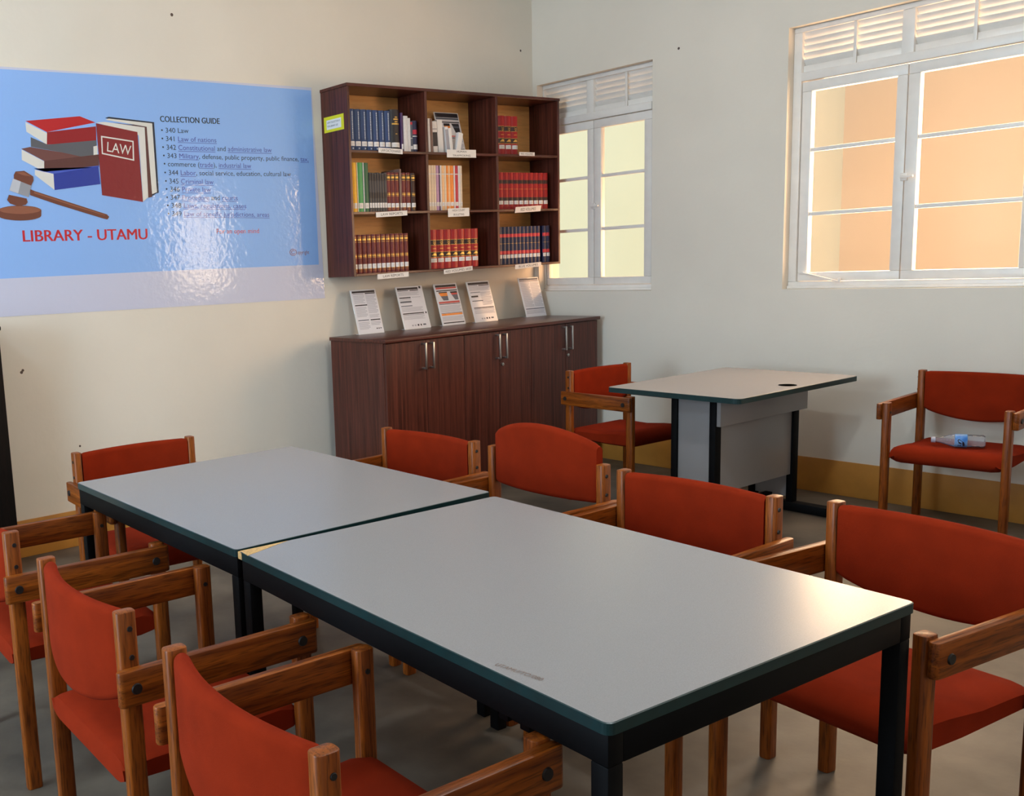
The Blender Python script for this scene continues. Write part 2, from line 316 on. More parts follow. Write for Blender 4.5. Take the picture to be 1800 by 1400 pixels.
def make_window(name, y0, y1, meet, mul, minis, jl, jr, stay=False):
    """y0 = left edge (nearer the corner), y1 = right edge, as seen from inside"""
    X = 0.06
    root = empty(name, (X, (y0+y1)/2, Z0)); tag(root, kind='structure')
    O = Vector((X, (y0+y1)/2, Z0))
    def B(m, a, b, bev=0.004): m.box((a[0], a[1]-O.y, a[2]-O.z), (b[0], b[1]-O.y, b[2]-O.z), M_WIN, bev); return m
    fr = MB(); zt0, zt1 = 2.345, 2.393
    B(fr, (0, y1, Z0), (0.08, y0, Z0+.040)); B(fr, (-0.012, y1, Z0), (0.02, y0, Z0+.018)); B(fr, (0, y1, Z1-.028), (0.08, y0, Z1))
    B(fr, (0, y0-jl, Z0+.04), (0.08, y0, Z1-.028)); B(fr, (0, y1, Z0+.04), (0.08, y1+jr, Z1-.028)); B(fr, (-0.006, y1+jr, zt0), (0.08, y0-jl, zt1))
    fr.obj('frame', root)
    m = MB(); B(m, (0.004, mul[1], zt1), (0.07, mul[0], Z1-.028)); m.obj('louvre_mullion', root)
    for a, b, mini in ((y0-jl, mul[0], minis[0]), (mul[1], y1+jr, minis[1])):
        m = MB(); n = 5; h = (Z1-.028-zt1-.035)/n
        for k in range(n):
            zz = zt1+.035+h*(k+0.5)
            xf = Matrix.Translation((0.036, (a+b)/2-O.y, zz-O.z)) @ Matrix.Rotation(R(-38), 4, 'Y')
            m.box((-0.003, -abs(a-b)/2, -h*0.67), (0.003, abs(a-b)/2, h*0.67), M_WIN, 0.002, xf=xf)
        B(m, (0.02, b, zt1), (0.045, a, zt1+.038), 0.002)
        m.obj('louvre', root)
        if mini: m = MB(); B(m, (0.006, mini-.008, zt1), (0.02, mini+.008, Z1-.028), 0.002); m.obj('louvre_post', root)
    for a, b, pl, pr in ((y0-jl-.004, meet+.002, None, None), (meet-.002, y1+jr+.004, None, None)):
        left = a > meet
        st_o = 0.055 if jl > 0.03 or not left else 0.022
        pa, pb = (a-st_o, b+.052) if left else (a-.058, b+.058)
        s = MB(); zs0, zs1, zp0, zp1 = Z0+.042, zt0-.004, 1.270, 2.286
        x0, x1 = 0.008, 0.05
        B(s, (x0, b, zs0), (x1, a, zp0)); B(s, (x0, b, zp1), (x1, a, zs1)); B(s, (x0, pa, zp0), (x1, a, zp1)); B(s, (x0, b, zp0), (x1, pb, zp1))
        so_ = s.obj('sash', root)
        for z in (1.603, 1.962):
            g = MB(); B(g, (x0+.006, pb, z-.011), (x1-.01, pa, z+.011), 0.003); g.obj('glazing_bar', so_)
        g = MB(); g.box((0.030, pb-O.y, zp0-O.z), (0.033, pa-O.y, zp1-O.z), M_GLASS); g.obj('glass_pane', so_)
    l = MB(); zc = 1.762
    l.box((-0.002, meet-.020-O.y, zc-.02-O.z), (0.008, meet+.014-O.y, zc+.02-O.z), M_WIN, 0.003)
    l.tube((-0.012, meet-O.y, zc-O.z), (0.008, meet-O.y, zc-O.z), 0.008, M_WIN)
    l.box((-0.020, meet-.055-O.y, zc-.006-O.z), (-0.010, meet+.01-O.y, zc+.006-O.z), M_WIN, 0.003)
    l.obj('latch', root)
    if stay:
        l = MB(); ya = y0-jl-.02
        l.box((-0.006, ya-.05-O.y, 1.262-O.z), (0.008, ya-O.y, 1.278-O.z), M_WIN, 0.003)
        l.tube((-0.010, ya-.03-O.y, 1.268-O.z), (-0.022, ya-.24-O.y, 1.216-O.z), 0.005, M_WIN)
        l.tube((-0.022, ya-.24-O.y, 1.212-O.z), (-0.022, ya-.24-O.y, 1.236-O.z), 0.008, M_WIN)
        l.obj('stay', root)
    return root
make_window('window_1', -0.04, -0.989, -0.478, (-0.423, -0.481), (None, -0.741), 0.012, 0.045)
make_window('window_2', -1.87, -3.125, -2.476, (-2.437, -2.498), (-2.200, -2.775), 0.046, 0.046, True)
make_window('window_3', -4.5, -5.75, -5.125, (-5.095, -5.155), (-4.8, -5.45), 0.046, 0.046)

# ------------------------------------------------------------------ tables
def rrect(x0, y0, x1, y1, r, n=5):
    P = []
    for cx, cy, a in ((x1-r, y1-r, 0), (x0+r, y1-r, 90), (x0+r, y0+r, 180), (x1-r, y0+r, 270)):
        for k in range(n+1): t = R(a+90*k/n); P.append((cx+r*math.cos(t), cy+r*math.sin(t)))
    return P
def top_parts(root, W, L, zt, r=0.015, th=0.021, hole=None):
    t = MB(); b = MB()
    o = rrect(0, 0, W, L, r); i = rrect(.0025, .0025, W-.0025, L-.0025, r-.002)
    t.prism(i, zt-th+.002, zt, M_LAM); t.obj('tabletop', root)
    n = len(o); V = [(p[0], p[1], z) for z, P in ((zt-th, i), (zt-th, o), (zt-.0012, o), (zt-.0004, i)) for p in P]; F = []
    for k in range(3):
        for j in range(n): F.append((k*n+j, k*n+(j+1) % n, (k+1)*n+(j+1) % n, (k+1)*n+j))
    F.append(tuple(range(n-1, -1, -1)))
    b.add(V, F, M_TEAL, False); return b.obj('edge_band', root)
def make_table(loc, rz, W, L, label):
    root = empty('library_table', loc, rz); zt = 0.74; tag(root, label, 'table', 'grey library tables end to end')
    eb = top_parts(root, W, L, zt)
    f = MB(); a0, a1, z0, z1 = 0.006, 0.042, 0.662, 0.7185
    f.box((a0, a0, z0), (a1, L-a0, z1), M_BLACK, .002).box((W-a1, a0, z0), (W-a0, L-a0, z1), M_BLACK, .002).box((a1, a0, z0), (W-a1, a1, z1), M_BLACK, .002).box((a1, L-a1, z0), (W-a1, L-a0, z1), M_BLACK, .002)
    f.box((a1, L/2-.02, z0+.01), (W-a1, L/2+.02, z1), M_BLACK, .002)
    f.obj('frame', root)
    for x in (a0, W-a0-.036):
        for y in (a0, L-a0-.036): MB().box((x, y, 0), (x+.036, y+.036, z0), M_BLACK, .003).obj('leg', root)
    return root, eb
near, neb = make_table((-4.5068, -4.0997, 0), R(-3.828), 0.8908, 1.2216, 'nearer grey-topped library table with dark teal edge, asset number written by its near edge')
far, feb = make_table((-4.4264, -2.8696, 0), R(-1.62), 0.9223, 1.1356, 'farther grey-topped library table pushed end to end, close to the banner wall')
# chipped corner where the laminate has come off, and the hand-written number
L = 1.2216
MB().prism([(0.0, L-.052), (0.004, L-.003), (0.10, L+.0-.004), (0.15, L-.003), (0.09, L-.022), (0.04, L-.040)], 0.7385, 0.7405, M_CHIP).obj('chipped_corner', near)
MB().prism([(-0.001, L-.018), (-0.001, L+.001), (0.02, L+.001), (0.02, L-.018)], 0.720, 0.7385, M_CHIP).obj('bare_edge', near)
mb = MB()
put_text(mb, [('UTAMU/TO/080', 0)], (0.0175, 0.277), (0.0345, 0.178), 0.013, Vector((0, 0, 0.7404)), Vector((1, 0, 0)), Vector((0, 1, 0)), [M_INK2])
mb.obj('asset_number', near)
mb = MB()
for y in (0.29, 0.235):
    mb.box((0.05, y-.012, 0.620), (0.075, y+.012, 0.7185), M_BLACK, .002)
mb.tube((0.062, 0.29, 0.628), (0.062, 0.235, 0.628), 0.006, M_BLACK); mb.obj('bracket', near)

# writing desk against the window wall
root = empty('writing_desk', (-1.418, -2.462, 0), R(-1.6)); tag(root, 'grey writing desk with black uprights, panelled front and a cable hole, under the larger window', 'desk')
W, L = 1.06, 0.755
top_parts(root, W, L, 0.745, r=0.03, th=0.026)
h = MB(); h.lathe([(0.0, 0), (0.040, 0), (0.043, 0.0008), (0.040, 0.0012), (0.0, 0.0010)], M_HOLE, 24, Matrix.Translation((0.545, 0.085, 0.7448))); h.obj('cable_hole', root)
for x in (0.20, 0.90):
    MB().box((x, 0.25, 0.05), (x+.05, 0.285, 0.7185), M_BLACK, .003).obj('upright', root)
    MB().box((x, 0.47, 0.05), (x+.05, 0.505, 0.7185), M_BLACK, .003).obj('upright', root)
    MB().box((x+.012, 0.285, 0.075), (x+.038, 0.47, 0.715), M_LAM, .002).obj('side_panel', root)
    MB().box((x-.005, 0.06, 0.0), (x+.055, 0.72, 0.05), M_BLACK, .006).obj('foot', root)
MB().box((0.205, 0.226, 0.56), (0.985, 0.248, 0.7185), M_LAM, .002).obj('upper_front_panel', root)
MB().box((0.25, 0.262, 0.205), (0.90, 0.280, 0.60), M_LAM, .002).obj('lower_front_panel', root)
MB().box((0.25, 0.36, 0.05), (0.90, 0.40, 0.09), M_BLACK, .003).obj('cross_rail', root)

# ------------------------------------------------------------------ armchairs
def pad_section(xc, z0, z1, t, n=4):
    """rounded rectangle in the XZ plane"""
    P = []; r = t*0.48
    for cx, cz, a in ((xc+t/2-r, z1-r, 0), (xc-t/2+r, z1-r, 90), (xc-t/2+r, z0+r, 180), (xc+t/2-r, z0+r, 270)):
        for k in range(n+1): q = R(a+90*k/n); P.append((cx+r*math.cos(q), cz+r*math.sin(q)))
    return P
ZB0, ZB1, BOW, SAG = 0.575, 0.768, 0.055, 0.038
def back_mesh(flip=False):
    m = MB(); rings = []; N = 28; Y = 0.2315
    for i in range(N+1):
        u = -1+2*i/N; k = 1-u*u; e = 0.0 if abs(u) < 0.97 else 0.003
        P = pad_section(0.004-SAG*k, ZB0-BOW*(k**0.9)+e, ZB1-e, 0.036-2*e)
        if flip: P = [(-x, 1.405-z) for x, z in P]
        rings.append([(x, Y*u, z) for x, z in P])
    return m.loft(rings, M_FAB).mesh('backrest')
def seat_mesh():
    m = MB(); rings = []; N = 20; Y = 0.2315
    for i in range(N+1):
        u = -1+2*i/N; e = max(0, abs(u)-0.80)/0.20; e = 0.015*e*e; dip = 0.010*(1-u*u)
        zt, zb = 0.434, 0.368; P = []
        for x, z in ((-0.022, zb), (0.0, zb-.004), (0.25, zb-.012), (0.38, zb-.010), (0.415, zb-.004), (0.434, zb+.014), (0.440, zb+.034), (0.435, zt-.016), (0.418, zt+.001), (0.38, zt+.011), (0.30, zt+.008-dip), (0.18, zt-.004-dip), (0.05, zt-.004), (0.0, zt-.006), (-0.018, zt-.012), (-0.024, zt-.04)):
            zc = (zt+zb)/2; P.append((x, Y*u, z-e*(1 if z > zc else -1)))
        rings.append(P)
    return m.loft(rings, M_FAB).mesh('seat')
def leg_mesh(xc, top, y):
    return MB().box((xc-.0225, y-.0165, 0), (xc+.0225, y+.0165, top), M_WZ, 0.003, 2, vbevel=0.011).mesh('leg')
def arm_mesh(sy):
    m = MB(); y0, y1 = 0.2665, 0.2910
    o = []
    A, B_, z0, z1, r = -0.038, 0.460, 0.574, 0.652, 0.012
    bm = bmesh.new(); bmesh.ops.create_cube(bm, size=1.0)
    for v in bm.verts: v.co = Vector(((A+B_)/2+v.co.x*(B_-A), sy*(y0+y1)/2+v.co.y*(y1-y0), (z0+z1)/2+v.co.z*(z1-z0)))
    ed = [e for e in bm.edges if abs(e.verts[0].co.z-e.verts[1].co.z) > 0.05]
    bmesh.ops.bevel(bm, geom=ed, offset=0.012, segments=4, profile=0.5, affect='EDGES')
    bmesh.ops.bevel(bm, geom=[e for e in bm.edges if e.calc_face_angle(0) > R(50)], offset=0.003, segments=2, profile=0.5, affect='EDGES')
    m.frombm(bm, M_WX, True); return m.mesh('armrest')
def cap_mesh(x, z, sy, y=0.2910, r=0.013, h=0.004):
    return MB().tube((x, sy*(y-.002), z), (x, sy*(y+h), z), r, M_BOLT, 16, r*0.85).mesh('bolt_cap')
ME = dict(seat=seat_mesh(), back=back_mesh(), backf=back_mesh(True))
for sy in (-1, 1):
    ME['rl', sy] = leg_mesh(0, 0.772, sy*0.25); ME['fl', sy] = leg_mesh(0.435, 0.658, sy*0.25); ME['arm', sy] = arm_mesh(sy)
    ME['c1', sy] = cap_mesh(0.0, 0.612, sy); ME['c2', sy] = cap_mesh(0.415, 0.612, sy)
    ME['b1', sy] = cap_mesh(0.004, 0.735, sy, 0.2675, 0.0065, 0.0015); ME['b2', sy] = cap_mesh(0.004, 0.672, sy, 0.2675, 0.0065, 0.0015)
    ME['b3', sy] = MB().tube((0.435, sy*0.2340, 0.61), (0.435, sy*0.2310, 0.61), 0.006, M_BOLT, 12).mesh('bolt')
def make_chair():
    root = empty('armchair')
    part(ME['seat'], 'seat', root); part(ME['back'], 'backrest', root)
    for sy in (-1, 1):
        l = part(ME['rl', sy], 'leg', root); part(ME['b1', sy], 'bolt', l); part(ME['b2', sy], 'bolt', l)
        l = part(ME['fl', sy], 'leg', root); part(ME['b3', sy], 'bolt', l)
        a = part(ME['arm', sy], 'armrest', root); part(ME['c1', sy], 'bolt_cap', a); part(ME['c2', sy], 'bolt_cap', a)
    return root
proto = make_chair()
def rear_to_root(far_post, near_post=None, rz=0.0):
    return far_post
CH = [ # rear-leg centre line midpoint, facing
 ((-4.917, -3.675), -2.5, 'rust-orange armchair nearest the camera, back turned, at the left side of the nearer table', 'left'),
 ((-4.880, -2.924), -2.5, 'rust-orange armchair with back turned, middle of the three along the left of the tables', 'left'),
 ((-4.832, -2.103), -4.0, 'rust-orange armchair cut by the left photo edge, beside the farther table', 'left'),
 ((-3.976, -1.353), -94.0, 'rust-orange armchair at the head of the farther table, close to the banner wall', 'head'),
 ((-3.050, -2.120), 181.0, 'rust-orange armchair facing the farther table, directly in front of the brown cupboard', 'right'),
 ((-3.068, -2.736), 178.0, 'rust-orange armchair whose backrest is flipped up into a hump above its posts', 'right'),
 ((-3.104, -3.331), 178.5, 'rust-orange armchair right of the nearer table, next to the hump-backed chair', 'right'),
 ((-3.096, -3.970), 171.8, 'rust-orange armchair at the near right table corner, cut by the right photo edge', 'right'),
 ((-0.850, -1.235), -93.0, 'rust-orange armchair drawn up behind the grey writing desk', 'desk'),
 ((-0.172, -2.971), 184.0, 'rust-orange armchair against the window wall with a water bottle lying on its seat', 'wall')]
chairs = []
for i, (p, a, lab, _) in enumerate(CH):
    c = proto if i == 0 else copy_tree(proto)
    c.location = (p[0], p[1], 0); c.rotation_euler = (0, 0, R(a)); tag(c, lab, 'chair', 'rust-orange wooden armchairs'); chairs.append(c)
for ch in chairs[5].children:
    if ch.name.split('.')[0] == 'backrest': ch.data = ME['backf']; ch['label'] = 'flipped backrest bulging above the posts'

# water bottle lying on the seat by the wall
root = empty('water_bottle', (-0.385, -2.935, 0.4585)); tag(root, 'clear plastic water bottle with a blue label lying on a chair seat', 'bottle')
d = (Vector((-0.331, -3.04, 0))-Vector((-0.427, -2.83, 0))); yaw = math.atan2(d.y, d.x)
root.rotation_euler = (0, 0, yaw)
Mx = Matrix.Translation((-0.06, 0, 0)) @ Matrix.Rotation(R(90), 4, 'Y')
r = 0.031
MB().lathe([(0.010, 0.0), (0.0125, 0.012), (0.014, 0.022), (0.022, 0.045), (r*.95, 0.068), (r, 0.085), (r, 0.15), (r*.96, 0.152), (r, 0.156), (r, 0.178), (r*.96, 0.18), (r, 0.184), (r, 0.196), (r*.85, 0.204), (0.012, 0.200)], M_PET, 28, Mx).obj('bottle_body', root)
MB().lathe([(0.0, -0.014), (0.0135, -0.014), (0.0145, -0.011), (0.0145, 0.004), (0.0, 0.004)], M_CAP, 20, Mx).obj('cap', root)
lb = MB().lathe([(r+.0006, 0.082), (r+.0012, 0.083), (r+.0012, 0.131), (r+.0006, 0.132)], M_LBL, 28, Mx).obj('label', root)
# dark animal silhouette printed on the label, wrapped round it
sil = [(0.088, -42), (0.094, -40), (0.096, -5), (0.092, 8), (0.094, 20), (0.100, 22), (0.105, 12), (0.112, 4), (0.119, -6), (0.122, -30), (0.118, -42), (0.114, -40), (0.113, -20), (0.107, -14), (0.106, -42), (0.101, -42), (0.100, -10), (0.097, -42)]
mb = MB()
mb.add([Mx @ Vector(((r+.0020)*math.cos(R(-90-e)), (r+.0020)*math.sin(R(-90-e)), z)) for z, e in sil], [tuple(range(len(sil)))], M_LBLD)
mb.obj('silhouette_print', lb)
# ------------------------------------------------------------------ low cupboard on the banner wall
CX0, CX1, CYB, CYF, CZ = -1.990, -0.080, -0.100, -0.624, 1.009
root = empty('cupboard', (CX0, CYF, 0)); tag(root, 'long low dark brown wooden cupboard with three pairs of doors, under the wall bookcase', 'cupboard')
W, D = CX1-CX0, CYB-CYF
MB().box((-0.012, -0.014, CZ-.022), (W+.012, D, CZ), M_MAHX, .003).obj('top', root)
c = MB(); c.box((0.0, 0.022, 0.0), (0.018, D, CZ-.022), M_MAHZ).box((W-.018, 0.022, 0.0), (W, D, CZ-.022), M_MAHZ).box((.018, D-.01, .06), (W-.018, D, CZ-.022), M_MAHZ).box((.018, .022, .06), (W-.018, D-.01, .08), M_MAHZ).box((.018, 0.04, 0), (W-.018, 0.06, .06), M_MAHZ)
for x in (0.636, 1.24): c.box((x-.009, 0.022, .08), (x+.009, D-.01, CZ-.022), M_MAHZ)
c.obj('carcass', root)
edges = [0.0, 0.318, 0.634, 0.947, 1.240, 1.578, W]
for k in range(6):
    a, b = edges[k]+.0015, edges[k+1]-.0015
    d_ = MB().box((a, 0.002, 0.062), (b, 0.0205, CZ-.026), M_MAHZ, .0015, 1).obj('door', root)
    hx = b-.030 if k % 2 == 0 else a+.030
    z0, z1 = 0.815, 0.962
    h = MB()
    for z in (z0, z1): h.box((hx-.006, -0.028, z-.006), (hx+.006, 0.003, z+.006), M_STEEL, .002)
    h.box((hx-.006, -0.036, z0-.006), (hx+.006, -0.026, z1+.006), M_STEEL, .002)
    h.obj('handle', d_)
    if k in (3, 5):
        l = MB(); l.tube((a+.020, 0.003, 0.772), (a+.020, -0.006, 0.772), 0.010, M_STEEL, 18); l.box((a+.017, -0.012, 0.768), (a+.023, -0.005, 0.776), M_STEEL, .001); l.obj('lock', d_)

# ------------------------------------------------------------------ display stands
def make_stand(x, y, rz, wd, label, rects, zbase=CZ, tilt=17.5, name='display_stand', grp='tilted notice stands on the cupboard'):
    """L-shaped acrylic stand leaning back with a printed sheet; origin at its front foot, +X right, -Y to the viewer"""
    root = empty(name, (x, y, zbase), rz); tag(root, label, 'notice stand', grp)
    T = Matrix.Rotation(R(-tilt), 4, 'X'); H = 0.292
    b = MB(); b.box((0, 0, 0.0), (wd, 0.004, H), M_ACR, .001, 1, xf=T)
    b.box((0, 0.0015, 0.0), (wd, 0.032, 0.003), M_ACR, .001, 1)
    b.obj('acrylic_panel', root)
    s = MB(); s.box((0.006, -0.0008, 0.007), (wd-.006, -0.0001, H-.006), M_SHEET, xf=T); sh = s.obj('printed_sheet', root)
    p = MB(); k = {'k': M_PRINT, 'g': M_FINE, 'o': BAN['slogan'], 's': M_SLT, 'p': M_ORG, 'w': M_PAPER}
    for r_ in rects:
        x0, x1, z1, z0, c = r_[:5]; x0, x1 = x0*wd, x1*wd; z0, z1 = H*(1-z0), H*(1-z1)
        sk = r_[5]*wd if len(r_) > 5 else 0; sk2 = r_[6]*wd if len(r_) > 6 else 0
        p.add([T @ Vector(q) for q in ((x0+sk, -0.0013, z0), (x1-sk2, -0.0013, z0), (x1, -0.0013, z1), (x0, -0.0013, z1))], [(0, 1, 2, 3)], k[c])
    p.obj('print', sh, fix=False); return root
def lines_(x0, x1, a, b, n):
    h = (b-a)/n; return [(x0, x1-(0.06 if i % 3 == 2 else 0), a+h*i+h*.22, a+h*i+h*.62, 'g') for i in range(n)]
logos = [(0.30, 0.36, .90, .935, 'g'), (0.40, 0.46, .90, .935, 'g'), (0.51, 0.57, .895, .935, 'k'), (0.62, 0.67, .895, .935, 'k'), (0.72, 0.83, .895, .93, 's')]
S1 = [(.06, .94, .03, .075, 'k'), (.55, .94, .082, .105, 'k'), (.08, .5, .09, .11, 'g')]+lines_(.08, .5, .13, .32, 7)+lines_(.55, .94, .13, .55, 15)+[(.08, .55, .34, .365, 'k')]+lines_(.08, .5, .39, .62, 9)+lines_(.55, .94, .57, .65, 4)+[(.08, .5, .68, .70, 's'), (.56, .94, .68, .705, 'k')]+lines_(.08, .5, .73, .9, 6)+lines_(.55, .94, .73, .82, 3)+[(.72, .77, .88, .905, 'k'), (.8, .84, .88, .905, 'k'), (.86, .93, .88, .9, 's')]
S2 = [(.05, .82, .035, .085, 'k'), (.86, .93, .02, .07, 'k'), (.5, .82, .095, .115, 'k'), (.05, .45, .095, .11, 's')]+lines_(.06, .82, .13, .22, 4)+[(.06, .48, .255, .28, 'k'), (.52, .85, .26, .27, 'g'), (.06, .48, .345, .385, 's'), (.06, .48, .45, .47, 's')]+lines_(.06, .48, .29, .33, 2)+lines_(.06, .85, .49, .6, 5)+[(.06, .85, .625, .65, 'k'), (.06, .85, .665, .675, 's'), (.9, .95, .62, .66, 'k')]+lines_(.06, .85, .69, .78, 4)+logos
S3 = [(.06, .93, .035, .085, 'k'), (.06, .93, .09, .13, 'o'), (.06, .95, .16, .185, 'k'), (.14, .50, .20, .225, 'k'), (.14, .50, .225, .30, 'p', .06, 0), (.20, .50, .30, .405, 's', .08, 0), (.62, .93, .20, .24, 'k', .03, 0), (.65, .93, .24, .28, 'o', .03, 0), (.68, .93, .28, .405, 's', .10, 0), (.06, .95, .43, .475, 'o'), (.06, .95, .485, .50, 'k')]+lines_(.06, .95, .53, .69, 6)+[(.06, .95, .705, .715, 'k'), (.06, .95, .72, .765, 'p')]+lines_(.06, .95, .79, .9, 4)+[(.06, .95, .93, .955, 'k')]
S4 = [(.06, .95, .03, .085, 'k'), (.5, .95, .095, .115, 'k'), (.06, .45, .1, .11, 's')]+lines_(.06, .95, .13, .23, 4)+[(.08, .5, .265, .28, 's'), (.08, .38, .35, .39, 'k'), (.08, .55, .47, .49, 's')]+lines_(.5, .95, .27, .6, 9)+[(.08, .95, .64, .66, 'k'), (.08, .95, .675, .685, 's')]+lines_(.08, .95, .7, .8, 4)+logos
S5 = [(.04, .96, .025, .07, 's'), (.04, .96, .085, .1, 'k')]+lines_(.06, .5, .12, .75, 20)+lines_(.53, .96, .12, .75, 20)+[(.06, .96, .79, .81, 's')]+lines_(.06, .96, .83, .93, 4)
make_stand(-1.803, -0.150, R(-5), 0.197, 'tilted white notice in two columns, leftmost stand on the brown cupboard', S1)
make_stand(-1.420, -0.150, R(-2.5), 0.225, 'tilted notice with short black bars, second stand from the left on the cupboard', S2)
make_stand(-1.083, -0.152, R(-1.6), 0.210, 'tilted notice printed with two orange and grey funnels, middle stand on the cupboard', S3)
make_stand(-0.792, -0.168, R(-1.0), 0.218, 'tilted notice with small emblems, second stand from the right on the cupboard', S4)
make_stand(-0.272, -0.160, R(-5), 0.195, 'tilted notice of dense fine text, rightmost stand on the cupboard beside the small window', S5)

# ------------------------------------------------------------------ wall bookcase
BX0, BX1, BD, BZ0, BZ1 = -1.9134, -0.0279, 0.2625, 1.3758, 2.5157
root = empty('wall_bookcase', (BX0, -0.001, BZ0)); tag(root, 'dark brown wall-hung bookcase of nine open compartments full of law books', 'bookcase')
O = Vector((BX0, -0.001, BZ0))
def L3(p): return (p[0]-O.x, p[1]-O.y, p[2]-O.z)
T_ = 0.018
def bb(name, a, b, m): return MB().box(L3(a), L3(b), m, .0015, 1).obj(name, root)
yb, yf = -0.0012, -BD
bb('side_panel', (BX0, yf, BZ0), (BX0+T_, yb, BZ1-T_), M_MAHZ); bb('side_panel', (BX1-T_, yf, BZ0), (BX1, yb, BZ1-T_), M_MAHZ)
bb('top_panel', (BX0-.004, yf-.003, BZ1-T_), (BX1+.004, yb, BZ1), M_MAHX); bb('bottom_panel', (BX0+T_, yf, BZ0), (BX1-T_, yb, BZ0+.016), M_MAHX)
S1Z, S2Z, S3Z = 2.129, 1.764, BZ0+.016
D1, D2 = -1.283, -0.648
for z in (S1Z, S2Z): bb('shelf', (BX0+T_, yf+.002, z-.016), (BX1-T_, yb-.006, z), M_MAHX)
for x in (D1, D2):
    for z0, z1 in ((S1Z, BZ1-T_), (S2Z, S1Z-.016), (S3Z, S2Z-.016)): bb('divider', (x-.010, yf+.002, z0), (x+.010, yb-.006, z1), M_MAHZ)
bb('back_panel', (BX0+T_, yb-.006, BZ0+.016), (BX1-T_, yb-.001, BZ1-T_), M_PLY)
def paper(x0, x1, z0, z1, rows, tilt=0.0, lean=0.0):
    m = MB(); xf = Matrix.Translation(L3(((x0+x1)/2, yf-.0035, (z0+z1)/2))) @ Matrix.Rotation(R(tilt), 4, 'Y') @ Matrix.Rotation(R(lean), 4, 'X')
    w_, h_ = (x1-x0), (z1-z0); m.box((-w_/2, -.0006, -h_/2), (w_/2, .0006, h_/2), M_PAPER, xf=xf); pl = m.obj('paper_label', root)
    t = MB(); n = len(rows)
    for i, (s, k) in enumerate(rows):
        ww = w_*k; zz = h_/2-h_*(i+0.5)/n; ch = h_*0.48/n
        put_text(t, [(s, 0)], (-ww/2, zz-ch/2), (ww/2, zz-ch/2), ch, xf @ Vector((0, -.0009, 0)), xf.to_3x3() @ Vector((1, 0, 0)), xf.to_3x3() @ Vector((0, 0, 1)), [M_PRINT])
    t.obj('lettering', pl, fix=False)
paper(-1.688, -1.493, 2.113, 2.143, [('LAW DICTIONARIES', .82)], 2)
paper(-1.117, -.855, 2.098, 2.148, [('HUMAN', .34), ('TRAFFICKING', .62)], -.5)
paper(-.443, -.289, 2.120, 2.144, [('RED VOLUMES', .8)])
paper(-1.726, -1.471, 1.732, 1.763, [('LAW REPORTS', .7)], -2)
paper(-1.120, -.928, 1.722, 1.776, [('HIGH COURT', .6), ('BULLETINS', .5)], -1)
paper(-.490, -.232, 1.742, 1.782, [('RED VOLUMES', .6)], -2, 14)
paper(-1.732, -1.475, 1.353, 1.384, [('LAW REPORTS', .66)], -1)
paper(-1.170, -.909, 1.362, 1.391, [('RED VOLUMES 2020', .9)], -3)
paper(-.499, -.235, 1.362, 1.392, [('BLUE VOLUMES', .75)], -2)
n = MB(); xn = BX0-.0012
yc, zc = -0.127, 2.300
n.box(L3((xn-.0008, yc-.098, zc-.046)), L3((xn, yc+.098, zc+.046)), M_YEL); yn = n.obj('yellow_notice', root)
n = MB(); n.box(L3((xn-.0014, yc-.072, zc-.030)), L3((xn-.0008, yc+.072, zc+.026)), M_PAPER)
for i, s in enumerate(('LAW COLLECTION IS', 'FOR LIBRARY USE')):
    z = zc+.006-i*.022; put_text(n, [(s, 0)], (0, z), (.125-.02*i, z), .010, Vector(L3((xn-.0018, yc+.064, 0)))+Vector((0, 0, 0)), Vector((0, -1, 0)), Vector((0, 0, 1)), [M_PRINT])
n.obj('notice_text', yn, fix=False)

# ------------------------------------------------------------------ books
def book_mesh(w_, h, d, cover, bands=(), bulge=0.25, thin=False, stamp=None):
    """U-shaped case: rounded spine toward -Y and two boards; horizontal bands on the spine"""
    m = MB(); t = 0.0028 if not thin else 0.0008; bu = w_*bulge
    n = 6; out = []; inn = []
    for k in range(n+1):
        a = -1+2*k/n; out.append((a*w_/2, -d/2+bu*(a*a))); inn.append((a*(w_/2-t), -d/2+t*1.5+bu*(a*a)))
    out = [(-w_/2, d/2)]+out+[(w_/2, d/2)]; inn = [(-w_/2+t, d/2)]+inn+[(w_/2-t, d/2)]
    zs = sorted(set([0, h]+[round(z*h, 5) for b in bands for z in b[:2]]))
    for z0, z1 in zip(zs[:-1], zs[1:]):
        mid = (z0+z1)/2/h; mm = cover
        for b in bands:
            if b[0] < mid < b[1]: mm = b[2]
        for k in range(len(out)-1):
            p, q = out[k], out[k+1]; f = mm if 0 < k < len(out)-2 else cover
            m.add([(p[0], p[1], z0), (q[0], q[1], z0), (q[0], q[1], z1), (p[0], p[1], z1)], [(0, 1, 2, 3)], f, True)
    for k in range(len(out)-1):
        p, q, r_, s_ = out[k], out[k+1], inn[k+1], inn[k]
        m.add([(p[0], p[1], h), (q[0], q[1], h), (r_[0], r_[1], h), (s_[0], s_[1], h)], [(0, 1, 2, 3)], cover)
        m.add([(p[0], p[1], 0), (q[0], q[1], 0), (r_[0], r_[1], 0), (s_[0], s_[1], 0)], [(3, 2, 1, 0)], cover)
        m.add([(s_[0], s_[1], 0), (r_[0], r_[1], 0), (r_[0], r_[1], h), (s_[0], s_[1], h)], [(3, 2, 1, 0)], cover)
    for s in (0, -1):
        p, q = out[s], inn[s]; m.add([(p[0], p[1], 0), (q[0], q[1], 0), (q[0], q[1], h), (p[0], p[1], h)], [(0, 1, 2, 3)], cover)
    if stamp: stamp(m, w_, d, bulge, h)
    return m.mesh('cover', fix=False)
